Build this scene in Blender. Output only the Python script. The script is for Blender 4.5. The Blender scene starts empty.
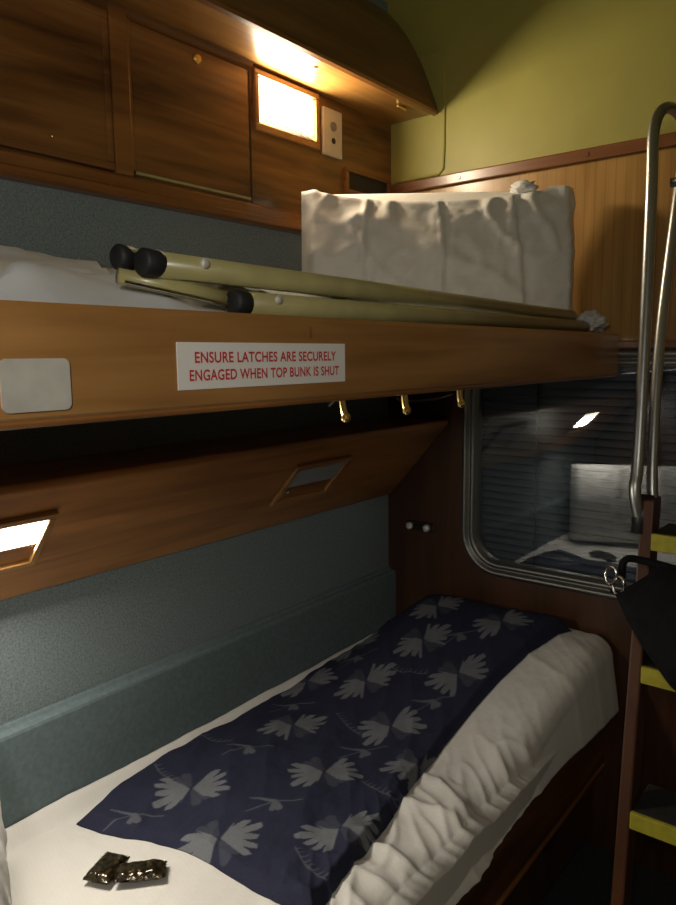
import bpy, bmesh, math, random
from mathutils import Vector, Matrix, noise

# ------------------------------------------------------------------ camera
scene = bpy.context.scene
COL = scene.collection
cam_d = bpy.data.cameras.new('camera')
cam = bpy.data.objects.new('camera', cam_d)
COL.objects.link(cam)
r_ = Vector((0.7840, 0.6207, -0.0110)).normalized()
f_ = Vector((-0.6162, 0.7765, -0.1321)).normalized()
u_ = r_.cross(f_).normalized()
f_ = u_.cross(r_)
cam.matrix_world = Matrix(((r_.x, u_.x, -f_.x, 0.0), (r_.y, u_.y, -f_.y, 0.0),
                           (r_.z, u_.z, -f_.z, 1.40), (0, 0, 0, 1)))
cam_d.sensor_fit = 'VERTICAL'
cam_d.sensor_height = 24.0
cam_d.lens = 24.0 * 721.75 / 905.0
cam_d.clip_start = 0.02
scene.camera = cam

# ------------------------------------------------------------------ world, light, exposure
w = bpy.data.worlds.new('night')
scene.world = w
w.use_nodes = True
w.node_tree.nodes['Background'].inputs[0].default_value = (0.010, 0.012, 0.018, 1)
w.node_tree.nodes['Background'].inputs[1].default_value = 0.3
scene.view_settings.view_transform = 'Standard'
scene.view_settings.look = 'None'
scene.view_settings.gamma = 1.0
scene.view_settings.use_curve_mapping = False
scene.view_settings.exposure = 0.0


def area(name, loc, direction, sx, sy, power, color):
    d = bpy.data.lights.new(name, 'AREA')
    d.shape = 'RECTANGLE'
    d.size = sx
    d.size_y = sy
    d.energy = power
    d.color = color
    o = bpy.data.objects.new(name, d)
    COL.objects.link(o)
    o.location = loc
    o.rotation_euler = Vector(direction).to_track_quat('-Z', 'Y').to_euler()
    return o


WARM = (1.0, 0.83, 0.58)
P_UP, P_LOW, P_FILL = 4.6, 4.2, 7.6
area('upper_lamp_light', (-1.314, 1.460, 2.026), (1, 0, 0), 0.20, 0.095, P_UP, WARM)
area('lower_lamp_light', (-1.19, 0.555, 1.085), (0.75, 0, -0.65), 0.19, 0.06, P_LOW, (1.0, 0.92, 0.78))
area('fill_light', (0.06, -0.325, 1.64), (-1, 0.55, -0.20), 0.16, 0.16, P_FILL, (1.0, 0.95, 0.86))  # added fill from behind the viewer, brightens the bunk board and bedding

# ------------------------------------------------------------------ materials
MATS = {}


def new_mat(name):
    m = bpy.data.materials.new(name)
    m.use_nodes = True
    MATS[name] = m
    return m, m.node_tree.nodes, m.node_tree.links, m.node_tree.nodes['Principled BSDF']


def simple(name, col, rough=0.5, metal=0.0, coat=0.0, noise_amt=0.0, noise_scale=40, bump=0.0, spec=None, sheen=0.0):
    m, N, L, b = new_mat(name)
    b.inputs['Base Color'].default_value = (*col, 1)
    b.inputs['Roughness'].default_value = rough
    b.inputs['Metallic'].default_value = metal
    b.inputs['Coat Weight'].default_value = coat
    b.inputs['Coat Roughness'].default_value = 0.15
    b.inputs['Sheen Weight'].default_value = sheen
    if spec is not None:
        b.inputs['Specular IOR Level'].default_value = spec
    tc = N.new('ShaderNodeTexCoord')
    nz = N.new('ShaderNodeTexNoise')
    nz.inputs['Scale'].default_value = noise_scale
    nz.inputs['Detail'].default_value = 4
    L.new(tc.outputs['Object'], nz.inputs['Vector'])
    if noise_amt:
        rmp = N.new('ShaderNodeValToRGB')
        rmp.color_ramp.elements[0].position = 0.3
        rmp.color_ramp.elements[1].position = 0.7
        lo = [max(0, c * (1 - noise_amt)) for c in col]
        hi = [min(1, c * (1 + noise_amt)) for c in col]
        rmp.color_ramp.elements[0].color = (*lo, 1)
        rmp.color_ramp.elements[1].color = (*hi, 1)
        L.new(nz.outputs['Fac'], rmp.inputs['Fac'])
        L.new(rmp.outputs['Color'], b.inputs['Base Color'])
    if bump:
        bp = N.new('ShaderNodeBump')
        bp.inputs['Strength'].default_value = bump
        bp.inputs['Distance'].default_value = 0.004
        L.new(nz.outputs['Fac'], bp.inputs['Height'])
        L.new(bp.outputs['Normal'], b.inputs['Normal'])
    return m


def wood(name, dark, light, axis='Y', rough=0.33, coat=0.3, grooves=0.0, scale=1.0):
    """varnished veneer, grain running along the given axis"""
    m, N, L, b = new_mat(name)
    tc = N.new('ShaderNodeTexCoord')
    mp = N.new('ShaderNodeMapping')
    s = {'X': (1.6, 26, 26), 'Y': (26, 1.6, 26), 'Z': (26, 26, 1.6)}[axis]
    mp.inputs['Scale'].default_value = tuple(v * scale for v in s)
    L.new(tc.outputs['Object'], mp.inputs['Vector'])
    n1 = N.new('ShaderNodeTexNoise')
    n1.inputs['Scale'].default_value = 1.0
    n1.inputs['Detail'].default_value = 7
    n1.inputs['Distortion'].default_value = 0.8
    L.new(mp.outputs['Vector'], n1.inputs['Vector'])
    mp2 = N.new('ShaderNodeMapping')
    s2 = {'X': (0.8, 5, 5), 'Y': (5, 0.8, 5), 'Z': (5, 5, 0.8)}[axis]
    mp2.inputs['Scale'].default_value = s2
    L.new(tc.outputs['Object'], mp2.inputs['Vector'])
    n2 = N.new('ShaderNodeTexNoise')
    n2.inputs['Scale'].default_value = 1.3
    n2.inputs['Detail'].default_value = 3
    n2.inputs['Distortion'].default_value = 1.2
    L.new(mp2.outputs['Vector'], n2.inputs['Vector'])
    mx = N.new('ShaderNodeMath')
    mx.operation = 'ADD'
    L.new(n1.outputs['Fac'], mx.inputs[0])
    L.new(n2.outputs['Fac'], mx.inputs[1])
    rp = N.new('ShaderNodeValToRGB')
    rp.color_ramp.elements[0].position = 0.78 / 2
    rp.color_ramp.elements[1].position = 1.22 / 2
    rp.color_ramp.elements[0].color = (*dark, 1)
    rp.color_ramp.elements[1].color = (*light, 1)
    hf = N.new('ShaderNodeMath')
    hf.operation = 'MULTIPLY'
    hf.inputs[1].default_value = 0.5
    L.new(mx.outputs[0], hf.inputs[0])
    L.new(hf.outputs[0], rp.inputs['Fac'])
    col_out = rp.outputs['Color']
    if grooves:
        wv = N.new('ShaderNodeTexWave')
        wv.wave_type = 'BANDS'
        wv.bands_direction = 'X'
        wv.inputs['Scale'].default_value = grooves
        L.new(tc.outputs['Object'], wv.inputs['Vector'])
        r2 = N.new('ShaderNodeValToRGB')
        r2.color_ramp.elements[0].position = 0.0
        r2.color_ramp.elements[0].color = (0.80, 0.78, 0.74, 1)
        r2.color_ramp.elements[1].position = 0.06
        r2.color_ramp.elements[1].color = (1, 1, 1, 1)
        L.new(wv.outputs['Fac'], r2.inputs['Fac'])
        mm = N.new('ShaderNodeMix')
        mm.data_type = 'RGBA'
        mm.blend_type = 'MULTIPLY'
        mm.inputs['Factor'].default_value = 1.0
        L.new(rp.outputs['Color'], mm.inputs[6])
        L.new(r2.outputs['Color'], mm.inputs[7])
        col_out = mm.outputs[2]
    L.new(col_out, b.inputs['Base Color'])
    b.inputs['Roughness'].default_value = rough
    b.inputs['Coat Weight'].default_value = coat
    b.inputs['Coat Roughness'].default_value = 0.18
    bp = N.new('ShaderNodeBump')
    bp.inputs['Strength'].default_value = 0.06
    bp.inputs['Distance'].default_value = 0.002
    L.new(n1.outputs['Fac'], bp.inputs['Height'])
    L.new(bp.outputs['Normal'], b.inputs['Normal'])
    return m


W_CAB = wood('cabinet_veneer', (0.085, 0.030, 0.009), (0.33, 0.145, 0.040), 'Y', rough=.38)
W_BOARD = wood('bunk_board_veneer', (0.24, 0.105, 0.028), (0.44, 0.225, 0.070), 'Y')
W_TRIM = wood('trim_wood', (0.16, 0.060, 0.016), (0.34, 0.145, 0.040), 'Y')
W_VAL = wood('valance_veneer', (0.25, 0.100, 0.026), (0.48, 0.215, 0.060), 'Y')
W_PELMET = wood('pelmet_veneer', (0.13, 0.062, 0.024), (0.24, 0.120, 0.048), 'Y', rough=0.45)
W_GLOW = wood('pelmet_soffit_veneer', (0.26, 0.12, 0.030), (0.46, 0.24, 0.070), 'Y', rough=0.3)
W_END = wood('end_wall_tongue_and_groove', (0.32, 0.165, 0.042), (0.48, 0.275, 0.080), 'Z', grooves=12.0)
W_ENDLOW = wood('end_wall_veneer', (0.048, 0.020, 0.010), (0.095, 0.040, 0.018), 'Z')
W_STRIP = wood('picture_rail_wood', (0.16, 0.058, 0.020), (0.28, 0.115, 0.042), 'X')
W_RAIL = wood('berth_front_veneer', (0.085, 0.030, 0.010), (0.20, 0.080, 0.024), 'Y')
W_LADDER = wood('ladder_stile_wood', (0.06, 0.022, 0.010), (0.11, 0.042, 0.018), 'Z')
CARPET = simple('blue_grey_carpet', (0.215, 0.262, 0.275), 0.95, noise_amt=0.26, noise_scale=230, bump=0.5, spec=0.1)
VINYL = simple('blue_grey_vinyl', (0.150, 0.200, 0.215), 0.75, noise_amt=0.12, noise_scale=90, spec=0.2)
OLIVE = simple('olive_wall_paint', (0.370, 0.340, 0.080), 0.5, noise_amt=0.06, noise_scale=7)
CREAM = simple('cream_wall_paint', (0.30, 0.28, 0.20), 0.7, noise_amt=0.06, noise_scale=6)
ALU = simple('brushed_aluminium', (0.46, 0.47, 0.46), 0.36, metal=1.0, noise_amt=0.06, noise_scale=60)
FRAME_M = simple('dull_window_aluminium', (0.22, 0.22, 0.21), 0.42, metal=0.9, noise_amt=0.06, noise_scale=60)
STEEL = simple('stainless_plate', (0.80, 0.79, 0.72), 0.45, metal=0.45, noise_amt=0.12, noise_scale=25, bump=0.15)
CHROME = simple('chrome', (0.8, 0.8, 0.78), 0.15, metal=1.0)
BRASS = simple('brass', (0.85, 0.62, 0.24), 0.22, metal=1.0, noise_amt=0.1, noise_scale=30)
KHAKI = simple('khaki_paint_tube', (0.40, 0.355, 0.155), 0.35, noise_amt=0.10, noise_scale=20, coat=0.2)
RUBBER = simple('black_rubber', (0.012, 0.012, 0.013), 0.6, noise_amt=0.2)
BLACKP = simple('black_enamel', (0.015, 0.014, 0.014), 0.4)
SWITCH = simple('ivory_plastic', (0.62, 0.58, 0.46), 0.4, noise_amt=0.03)
DARKP = simple('dark_slot', (0.03, 0.028, 0.025), 0.6)
YELLOW = simple('yellow_step_edging', (0.42, 0.37, 0.030), 0.6, noise_amt=0.15, noise_scale=60)
TREAD = simple('dark_tread_rubber', (0.02, 0.018, 0.016), 0.8, noise_amt=0.3, noise_scale=120, bump=0.4)
BAG = simple('black_bag_fabric', (0.007, 0.007, 0.008), 0.85, noise_amt=0.3, noise_scale=60, bump=0.3, spec=0.2)
FLOOR = simple('dark_floor_carpet', (0.03, 0.032, 0.04), 0.95, noise_amt=0.4, noise_scale=140, bump=0.4)
SLAT = simple('grey_blind_slat', (0.10, 0.108, 0.118), 0.6)
PAINT_W = simple('sign_white', (0.90, 0.88, 0.84), 0.35)
RED = simple('sign_red', (0.62, 0.035, 0.035), 0.5)
FOIL = simple('black_foil', (0.050, 0.036, 0.016), 0.16, metal=0.5, coat=0.6, noise_amt=0.95, noise_scale=90, bump=0.5)
DUVET = simple('white_duvet_cotton', (0.62, 0.63, 0.64), 0.85, noise_amt=0.05, noise_scale=14, bump=0.3)
MATTR = simple('mattress_ticking', (0.42, 0.44, 0.46), 0.9, noise_amt=0.08, noise_scale=50)
TISSUE = simple('pillow_plastic_film', (0.70, 0.70, 0.68), 0.42, noise_amt=0.05, noise_scale=12, bump=0.2)


def sheet_material(name, col, rough=0.8, stripe=38.0, amt=0.90, axis='Y'):
    """white cotton with faint woven bands"""
    m, N, L, b = new_mat(name)
    tc = N.new('ShaderNodeTexCoord')
    mp = N.new('ShaderNodeMapping')
    mp.inputs['Rotation'].default_value = (0, 0, 0.25)
    L.new(tc.outputs['Object'], mp.inputs['Vector'])
    wv = N.new('ShaderNodeTexWave')
    wv.wave_type = 'BANDS'
    wv.bands_direction = axis
    wv.inputs['Scale'].default_value = stripe
    wv.inputs['Distortion'].default_value = 1.0
    wv.inputs['Detail'].default_value = 1
    L.new(mp.outputs['Vector'], wv.inputs['Vector'])
    nz = N.new('ShaderNodeTexNoise')
    nz.inputs['Scale'].default_value = 55
    L.new(mp.outputs['Vector'], nz.inputs['Vector'])
    ml = N.new('ShaderNodeMath')
    ml.operation = 'MULTIPLY'
    L.new(wv.outputs['Fac'], ml.inputs[0])
    L.new(nz.outputs['Fac'], ml.inputs[1])
    rp = N.new('ShaderNodeValToRGB')
    rp.color_ramp.elements[0].position = 0.1
    rp.color_ramp.elements[0].color = (*[c for c in col], 1)
    rp.color_ramp.elements[1].position = 0.6
    rp.color_ramp.elements[1].color = (*[c * amt for c in col], 1)
    L.new(ml.outputs[0], rp.inputs['Fac'])
    L.new(rp.outputs['Color'], b.inputs['Base Color'])
    b.inputs['Roughness'].default_value = rough
    bp = N.new('ShaderNodeBump')
    bp.inputs['Strength'].default_value = 0.45
    bp.inputs['Distance'].default_value = 0.002
    n3 = N.new('ShaderNodeTexNoise')
    n3.inputs['Scale'].default_value = 75
    n3.inputs['Detail'].default_value = 3
    L.new(mp.outputs['Vector'], n3.inputs['Vector'])
    L.new(n3.outputs['Fac'], bp.inputs['Height'])
    L.new(bp.outputs['Normal'], b.inputs['Normal'])
    return m


SHEET = sheet_material('white_sheet_cotton', (0.78, 0.76, 0.72), 0.8, 38.0, 0.985)
PILLOW = sheet_material('white_pillow_case', (0.78, 0.77, 0.73), 0.6, 22.0, 0.985, 'Z')


def blanket_material():
    m, N, L, b = new_mat('navy_printed_blanket')
    at = N.new('ShaderNodeAttribute')
    at.attribute_name = 'motif'
    tc = N.new('ShaderNodeTexCoord')
    nz = N.new('ShaderNodeTexNoise')
    nz.inputs['Scale'].default_value = 260
    L.new(tc.outputs['Object'], nz.inputs['Vector'])
    r1 = N.new('ShaderNodeValToRGB')
    r1.color_ramp.elements[0].color = (0.018, 0.020, 0.042, 1)
    r1.color_ramp.elements[1].color = (0.032, 0.035, 0.068, 1)
    L.new(nz.outputs['Fac'], r1.inputs['Fac'])
    r2 = N.new('ShaderNodeValToRGB')
    r2.color_ramp.elements[0].color = (0.125, 0.135, 0.155, 1)
    r2.color_ramp.elements[1].color = (0.19, 0.20, 0.22, 1)
    L.new(nz.outputs['Fac'], r2.inputs['Fac'])
    mx = N.new('ShaderNodeMix')
    mx.data_type = 'RGBA'
    L.new(at.outputs['Fac'], mx.inputs['Factor'])
    L.new(r1.outputs['Color'], mx.inputs[6])
    L.new(r2.outputs['Color'], mx.inputs[7])
    L.new(mx.outputs[2], b.inputs['Base Color'])
    b.inputs['Roughness'].default_value = 0.9
    b.inputs['Specular IOR Level'].default_value = 0.2
    return m


BLANKET = blanket_material()


def emissive(name, col, s):
    m, N, L, b = new_mat(name)
    b.inputs['Base Color'].default_value = (0.9, 0.88, 0.8, 1)
    b.inputs['Emission Color'].default_value = (*col, 1)
    b.inputs['Emission Strength'].default_value = s
    return m


LENS_ON = emissive('lit_lamp_lens', (1.0, 0.86, 0.62), 9.0)
LENS_LOW = emissive('lit_low_lamp_lens', (1.0, 0.90, 0.72), 7.0)
LENS_FILL = emissive('fill_panel_glow', (1.0, 0.84, 0.60), 1.2)  # glow for the added fill fixture, out of view
LENS_OFF = simple('unlit_lamp_lens', (0.30, 0.32, 0.33), 0.25, noise_amt=0.04)


def glass_material():
    m, N, L, b = new_mat('double_glazed_pane')
    N.remove(b)
    out = N['Material Output']
    tr = N.new('ShaderNodeBsdfTransparent')
    tr.inputs[0].default_value = (0.80, 0.84, 0.86, 1)
    gl = N.new('ShaderNodeBsdfGlossy')
    gl.inputs['Roughness'].default_value = 0.012
    gl.inputs['Color'].default_value = (0.92, 0.96, 1, 1)
    lw = N.new('ShaderNodeFresnel')
    lw.inputs['IOR'].default_value = 1.72
    ad = N.new('ShaderNodeMath')
    ad.operation = 'MULTIPLY_ADD'
    ad.inputs[1].default_value = 1.0
    ad.inputs[2].default_value = 0.07
    L.new(lw.outputs[0], ad.inputs[0])
    mx = N.new('ShaderNodeMixShader')
    L.new(ad.outputs[0], mx.inputs[0])
    L.new(tr.outputs[0], mx.inputs[1])
    L.new(gl.outputs[0], mx.inputs[2])
    L.new(mx.outputs[0], out.inputs['Surface'])
    return m


GLASS = glass_material()


# ------------------------------------------------------------------ helpers
def root_of(o):
    while o.parent:
        o = o.parent
    return o


def obj(name, bm, mats, parent=None, loc=None, smooth=False, bevel=0.0, seg=2, auto=True):
    """bm is in world coordinates; it becomes ONE mesh object"""
    if parent is not None:
        org = Vector(root_of(parent)['org'])
        loc_l = Vector((0, 0, 0))
        off = org
    else:
        off = Vector(loc) if loc else Vector((0, 0, 0))
        loc_l = off
    bmesh.ops.translate(bm, verts=bm.verts, vec=-off)
    bmesh.ops.recalc_face_normals(bm, faces=bm.faces)
    if smooth:
        for fc in bm.faces:
            fc.smooth = True
    me = bpy.data.meshes.new(name)
    bm.to_mesh(me)
    bm.free()
    for m in (mats if isinstance(mats, (list, tuple)) else [mats]):
        me.materials.append(m)
    o = bpy.data.objects.new(name, me)
    COL.objects.link(o)
    o.location = loc_l
    if parent is not None:
        o.parent = parent
    else:
        o['org'] = tuple(off)
    if bevel:
        bv = o.modifiers.new('bevel', 'BEVEL')
        bv.width = bevel
        bv.segments = seg
        bv.limit_method = 'ANGLE'
        bv.angle_limit = math.radians(40)
        for p in me.polygons:
            p.use_smooth = False
    return o


def tag(o, label=None, cat=None, group=None, kind=None):
    if label:
        o['label'] = label
    if cat:
        o['category'] = cat
    if group:
        o['group'] = group
    if kind:
        o['kind'] = kind
    return o


def thing(name, loc, label, cat, group=None):
    o = bpy.data.objects.new(name, None)
    COL.objects.link(o)
    o.empty_display_size = 0.05
    o.location = loc
    o['org'] = tuple(loc)
    return tag(o, label, cat, group)


def box(bm, x0, x1, y0, y1, z0, z1):
    vs = [bm.verts.new(p) for p in ((x0, y0, z0), (x1, y0, z0), (x1, y1, z0), (x0, y1, z0),
                                    (x0, y0, z1), (x1, y0, z1), (x1, y1, z1), (x0, y1, z1))]
    for f in ((0, 3, 2, 1), (4, 5, 6, 7), (0, 1, 5, 4), (1, 2, 6, 5), (2, 3, 7, 6), (3, 0, 4, 7)):
        bm.faces.new([vs[i] for i in f])
    return bm


def B(*a):
    return box(bmesh.new(), *a)


def prism_y(pts, y0, y1, bm=None, ny=1):
    """closed (x,z) profile extruded along y"""
    bm = bm or bmesh.new()
    rings = []
    for k in range(ny + 1):
        y = y0 + (y1 - y0) * k / ny
        rings.append([bm.verts.new((p[0], y, p[1])) for p in pts])
    n = len(pts)
    for k in range(ny):
        for i in range(n):
            bm.faces.new((rings[k][i], rings[k][(i + 1) % n], rings[k + 1][(i + 1) % n], rings[k + 1][i]))
    bm.faces.new(rings[0])
    bm.faces.new(list(reversed(rings[-1])))
    return bm


def tube(bm, pts, rad, n=16, cap=True):
    pts = [Vector(p) for p in pts]
    rads = rad if isinstance(rad, (list, tuple)) else [rad] * len(pts)
    prev = None
    rings = []
    for i, p in enumerate(pts):
        t = (pts[min(i + 1, len(pts) - 1)] - pts[max(i - 1, 0)]).normalized()
        if prev is None:
            a = Vector((0, 0, 1)) if abs(t.z) < 0.9 else Vector((1, 0, 0))
            nrm = t.cross(a).normalized()
        else:
            nrm = (prev - t * prev.dot(t)).normalized()
        prev = nrm
        bn = t.cross(nrm)
        rings.append([bm.verts.new(p + (nrm * math.cos(2 * math.pi * k / n) + bn * math.sin(2 * math.pi * k / n)) * rads[i]) for k in range(n)])
    for a, b in zip(rings, rings[1:]):
        for k in range(n):
            bm.faces.new((a[k], a[(k + 1) % n], b[(k + 1) % n], b[k]))
    if cap:
        bm.faces.new(list(reversed(rings[0])))
        bm.faces.new(rings[-1])
    return bm


def T(pts, rad, n=16):
    return tube(bmesh.new(), pts, rad, n)


def ball(bm, c, r, u=16, v=10, sc=(1, 1, 1)):
    m = Matrix.Translation(c) @ Matrix.Diagonal((r * sc[0], r * sc[1], r * sc[2], 1))
    bmesh.ops.create_uvsphere(bm, u_segments=u, v_segments=v, radius=1, matrix=m)
    return bm


def ss(t, a, b):
    t = max(0.0, min(1.0, (t - a) / (b - a)))
    return t * t * (3 - 2 * t)


def smooth_path(pts, n=8):
    """Catmull-Rom through points"""
    P = [Vector(p) for p in pts]
    P = [P[0] * 2 - P[1]] + P + [P[-1] * 2 - P[-2]]
    out = []
    for i in range(1, len(P) - 2):
        for k in range(n):
            t = k / n
            out.append(0.5 * ((2 * P[i]) + (-P[i - 1] + P[i + 1]) * t + (2 * P[i - 1] - 5 * P[i] + 4 * P[i + 1] - P[i + 2]) * t * t
                              + (-P[i - 1] + 3 * P[i] - 3 * P[i + 1] + P[i + 2]) * t ** 3))
    out.append(P[-2])
    return out


def grid(nu, nv, fn, closed_u=False):
    bm = bmesh.new()
    vs = [[bm.verts.new(fn(i / (nu if closed_u else nu - 1), j / (nv - 1))) for j in range(nv)] for i in range(nu)]
    for i in range(nu if closed_u else nu - 1):
        for j in range(nv - 1):
            a, b2 = vs[i], vs[(i + 1) % nu]
            bm.faces.new((a[j], b2[j], b2[j + 1], a[j + 1]))
    return bm, vs


def fbm(x, y, z=0.0):
    return noise.noise(Vector((x, y, z))) + 0.5 * noise.noise(Vector((2.1 * x, 2.1 * y, z + 3))) + 0.25 * noise.noise(Vector((4.3 * x, 4.3 * y, z + 9)))


# ------------------------------------------------------------------ dimensions
XW, YF, YN, XR, ZC = -1.33, 1.94, -0.40, 0.80, 2.62
YB = 0.0          # near end of the berths

# ------------------------------------------------------------------ the setting
tag(obj('floor', B(XW - .1, XR + .1, YN - .1, YF + .1, -0.06, 0.0), FLOOR), 'dark carpeted cabin floor', kind='structure')
# ceiling: barrel vault springing from the two long walls
prof = []
n = 18
for i in range(n + 1):
    a = math.pi * i / n
    prof.append(((XW + XR) / 2 - math.cos(a) * (XR - XW) / 2 * 1.0, 2.46 + 0.22 * math.sin(a)))
outer = [(x, z + 0.05) for x, z in reversed(prof)]
tag(obj('ceiling', prism_y(prof + outer, YN, YF), OLIVE), 'olive painted curved cabin ceiling', kind='structure')
tag(obj('wall_left', B(XW - .08, XW, YN, YF, 0, 2.52), CARPET), 'blue-grey carpeted wall behind the berths', kind='structure')
tag(obj('wall_right', B(XR, XR + .08, YN, YF, 0, 2.52), CREAM), 'plain cabin wall opposite the berths', kind='structure')
tag(obj('wall_near', B(XW - .08, XR + .08, YN - .08, YN, 0, 2.75), CREAM), 'wall behind the photographer', kind='structure')
tag(obj('wall_partition', B(XW, -0.50, YN, YB - 0.01, 0, 2.46), W_ENDLOW), 'wooden partition at the near end of the berths', kind='structure')

# far wall: a plate with the rounded window opening, three finishes by height
WX0, WX1, WZ0, WZ1, WR = -1.015, -0.135, 0.778, 1.372, 0.085


def rrect(x0, x1, z0, z1, r, k=10):
    pts = []
    for cx_, cz_, a0 in ((x1 - r, z1 - r, 0), (x0 + r, z1 - r, 90), (x0 + r, z0 + r, 180), (x1 - r, z0 + r, 270)):
        for i in range(k + 1):
            a = math.radians(a0 + 90 * i / k)
            pts.append((cx_ + r * math.cos(a), cz_ + r * math.sin(a)))
    return pts


def plate_with_hole(ox0, ox1, oz0, oz1, hole, y0, y1):
    bm = bmesh.new()
    cxm = (min(p[0] for p in hole) + max(p[0] for p in hole)) / 2
    czm = (min(p[1] for p in hole) + max(p[1] for p in hole)) / 2
    outp = []
    k = len(hole) // 4
    corners = [(ox1, oz1), (ox0, oz1), (ox0, oz0), (ox1, oz0)]
    q = k
    for i, (hx, hz) in enumerate(hole):
        c = corners[i // q]
        j = i % q
        half = (q - 1) / 2
        if abs(j - half) < 0.6:
            outp.append(c)
        else:
            side_first = j < half
            # before the middle of the corner: the point lies on the side we come from
            if i // q == 0:
                outp.append((ox1, hz) if side_first else (hx, oz1))
            elif i // q == 1:
                outp.append((hx, oz1) if side_first else (ox0, hz))
            elif i // q == 2:
                outp.append((ox0, hz) if side_first else (hx, oz0))
            else:
                outp.append((hx, oz0) if side_first else (ox1, hz))
    rings = []
    for pts, y in ((outp, y0), (hole, y0), (hole, y1), (outp, y1)):
        rings.append([bm.verts.new((p[0], y, p[1])) for p in pts])
    m = len(hole)
    for a in range(4):
        A, Bq = rings[a], rings[(a + 1) % 4]
        for i in range(m):
            try:
                bm.faces.new((A[i], A[(i + 1) % m], Bq[(i + 1) % m], Bq[i]))
            except ValueError:
                pass
    return bm


hole = rrect(WX0 - .01, WX1 + .01, WZ0 - .01, WZ1 + .01, WR)
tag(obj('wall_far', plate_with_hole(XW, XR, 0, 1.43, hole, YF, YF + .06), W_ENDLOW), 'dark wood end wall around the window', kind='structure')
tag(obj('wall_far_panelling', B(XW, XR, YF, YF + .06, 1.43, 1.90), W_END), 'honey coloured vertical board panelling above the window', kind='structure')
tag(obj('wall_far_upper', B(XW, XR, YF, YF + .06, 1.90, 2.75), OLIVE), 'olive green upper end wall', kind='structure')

# picture rail, thin mouldings
t = obj('trim_1', B(XW, XR, YF - .014, YF, 1.893, 1.925), W_STRIP, bevel=.004)
tag(t, 'brown wooden rail across the end wall under the olive paint', kind='structure')
for sx in (-1.072, -0.70, -0.30, 0.1):
    bm = bmesh.new()
    tube(bm, [(sx, YF - .016, 1.909), (sx, YF - .0125, 1.909)], [.0055, .007], 14)
    tag(obj('screw_head', bm, W_STRIP, parent=t))
# olive access panel joint
jp = rrect(-1.60, -1.128, 1.935, 2.275, 0.02, 5)
pts3 = [(x, YF - .002, z) for x, z in jp if x > -1.33]
pts3.sort(key=lambda p: (p[2]))
joint = [(-1.30, YF - .0025, 1.932)] + [(-1.145, YF - .0025, 1.932), (-1.131, YF - .0025, 1.945)] + [(-1.128, YF - .0025, z) for z in (2.0, 2.1, 2.2, 2.255)] + [(-1.133, YF - .0025, 2.272)] + [(-1.15, YF - .0025, 2.28), (-1.30, YF - .0025, 2.28)]
tag(obj('trim_2', T(joint, .0035, 8), OLIVE), 'raised olive moulding of the small panel beside the pelmet', kind='structure')
# light strip above window right side
tag(obj('trim_3', B(WX0 - .03, WX1 + .06, YF - .012, YF, 1.412, 1.432), W_STRIP, bevel=.003), 'thin wooden strip above the window', kind='structure')

# ------------------------------------------------------------------ window
rings = []
bm = bmesh.new()
frame_prof = [(-.006, YF + .035), (-.006, YF - .004), (0.0, YF - .012), (.008, YF - .013), (.012, YF - .006), (.016, YF - .006),
              (.020, YF - .018), (.030, YF - .020), (.036, YF - .012), (.038, YF)]
rl = []
for off, y in frame_prof:
    rl.append([bm.verts.new((p[0], y, p[1])) for p in rrect(WX0 - off, WX1 + off, WZ0 - off, WZ1 + off, WR + off)])
m = len(rl[0])
for a, b2 in zip(rl, rl[1:]):
    for i in range(m):
        bm.faces.new((a[i], a[(i + 1) % m], b2[(i + 1) % m], b2[i]))
wf = tag(obj('window_1', bm, FRAME_M, smooth=True), 'rounded aluminium window frame in the end wall', kind='structure')
bm = bmesh.new()
pv = [bm.verts.new((p[0], YF + .012, p[1])) for p in rrect(WX0 - .004, WX1 + .004, WZ0 - .004, WZ1 + .004, WR)]
bm.faces.new(pv)
g = obj('window_pane', bm, GLASS, parent=wf)
tag(g, 'dark reflecting glass pane')

# venetian blind behind the glass
bl = thing('venetian_blind', (-0.575, YF + .04, 0.78), 'closed dark grey venetian blind behind the window glass', 'blind')
for k in range(27):
    z = WZ1 - .012 - k * .0225
    bm = bmesh.new()
    prof = [(-0.006, z + .009), (0.000, z + .004), (.003, z - .004), (.004, z - .011), (.0032, z - .011), (.0022, z - .004), (-.001, z + .004), (-.007, z + .009)]
    vs0 = [bm.verts.new((WX0 - .006, YF + .045 + a, b2)) for a, b2 in prof]
    vs1 = [bm.verts.new((WX1 + .006, YF + .045 + a, b2)) for a, b2 in prof]
    for i in range(len(prof)):
        bm.faces.new((vs0[i], vs0[(i + 1) % 8], vs1[(i + 1) % 8], vs1[i]))
    bm.faces.new(vs0)
    bm.faces.new(vs1)
    obj('slat', bm, SLAT, parent=bl)
for x in (-0.835, -0.50, -0.22):
    obj('ladder_cord', T([(x, YF + .034, WZ0 + .0), (x, YF + .034, WZ1)], .003, 8), BLACKP, parent=bl)

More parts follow.
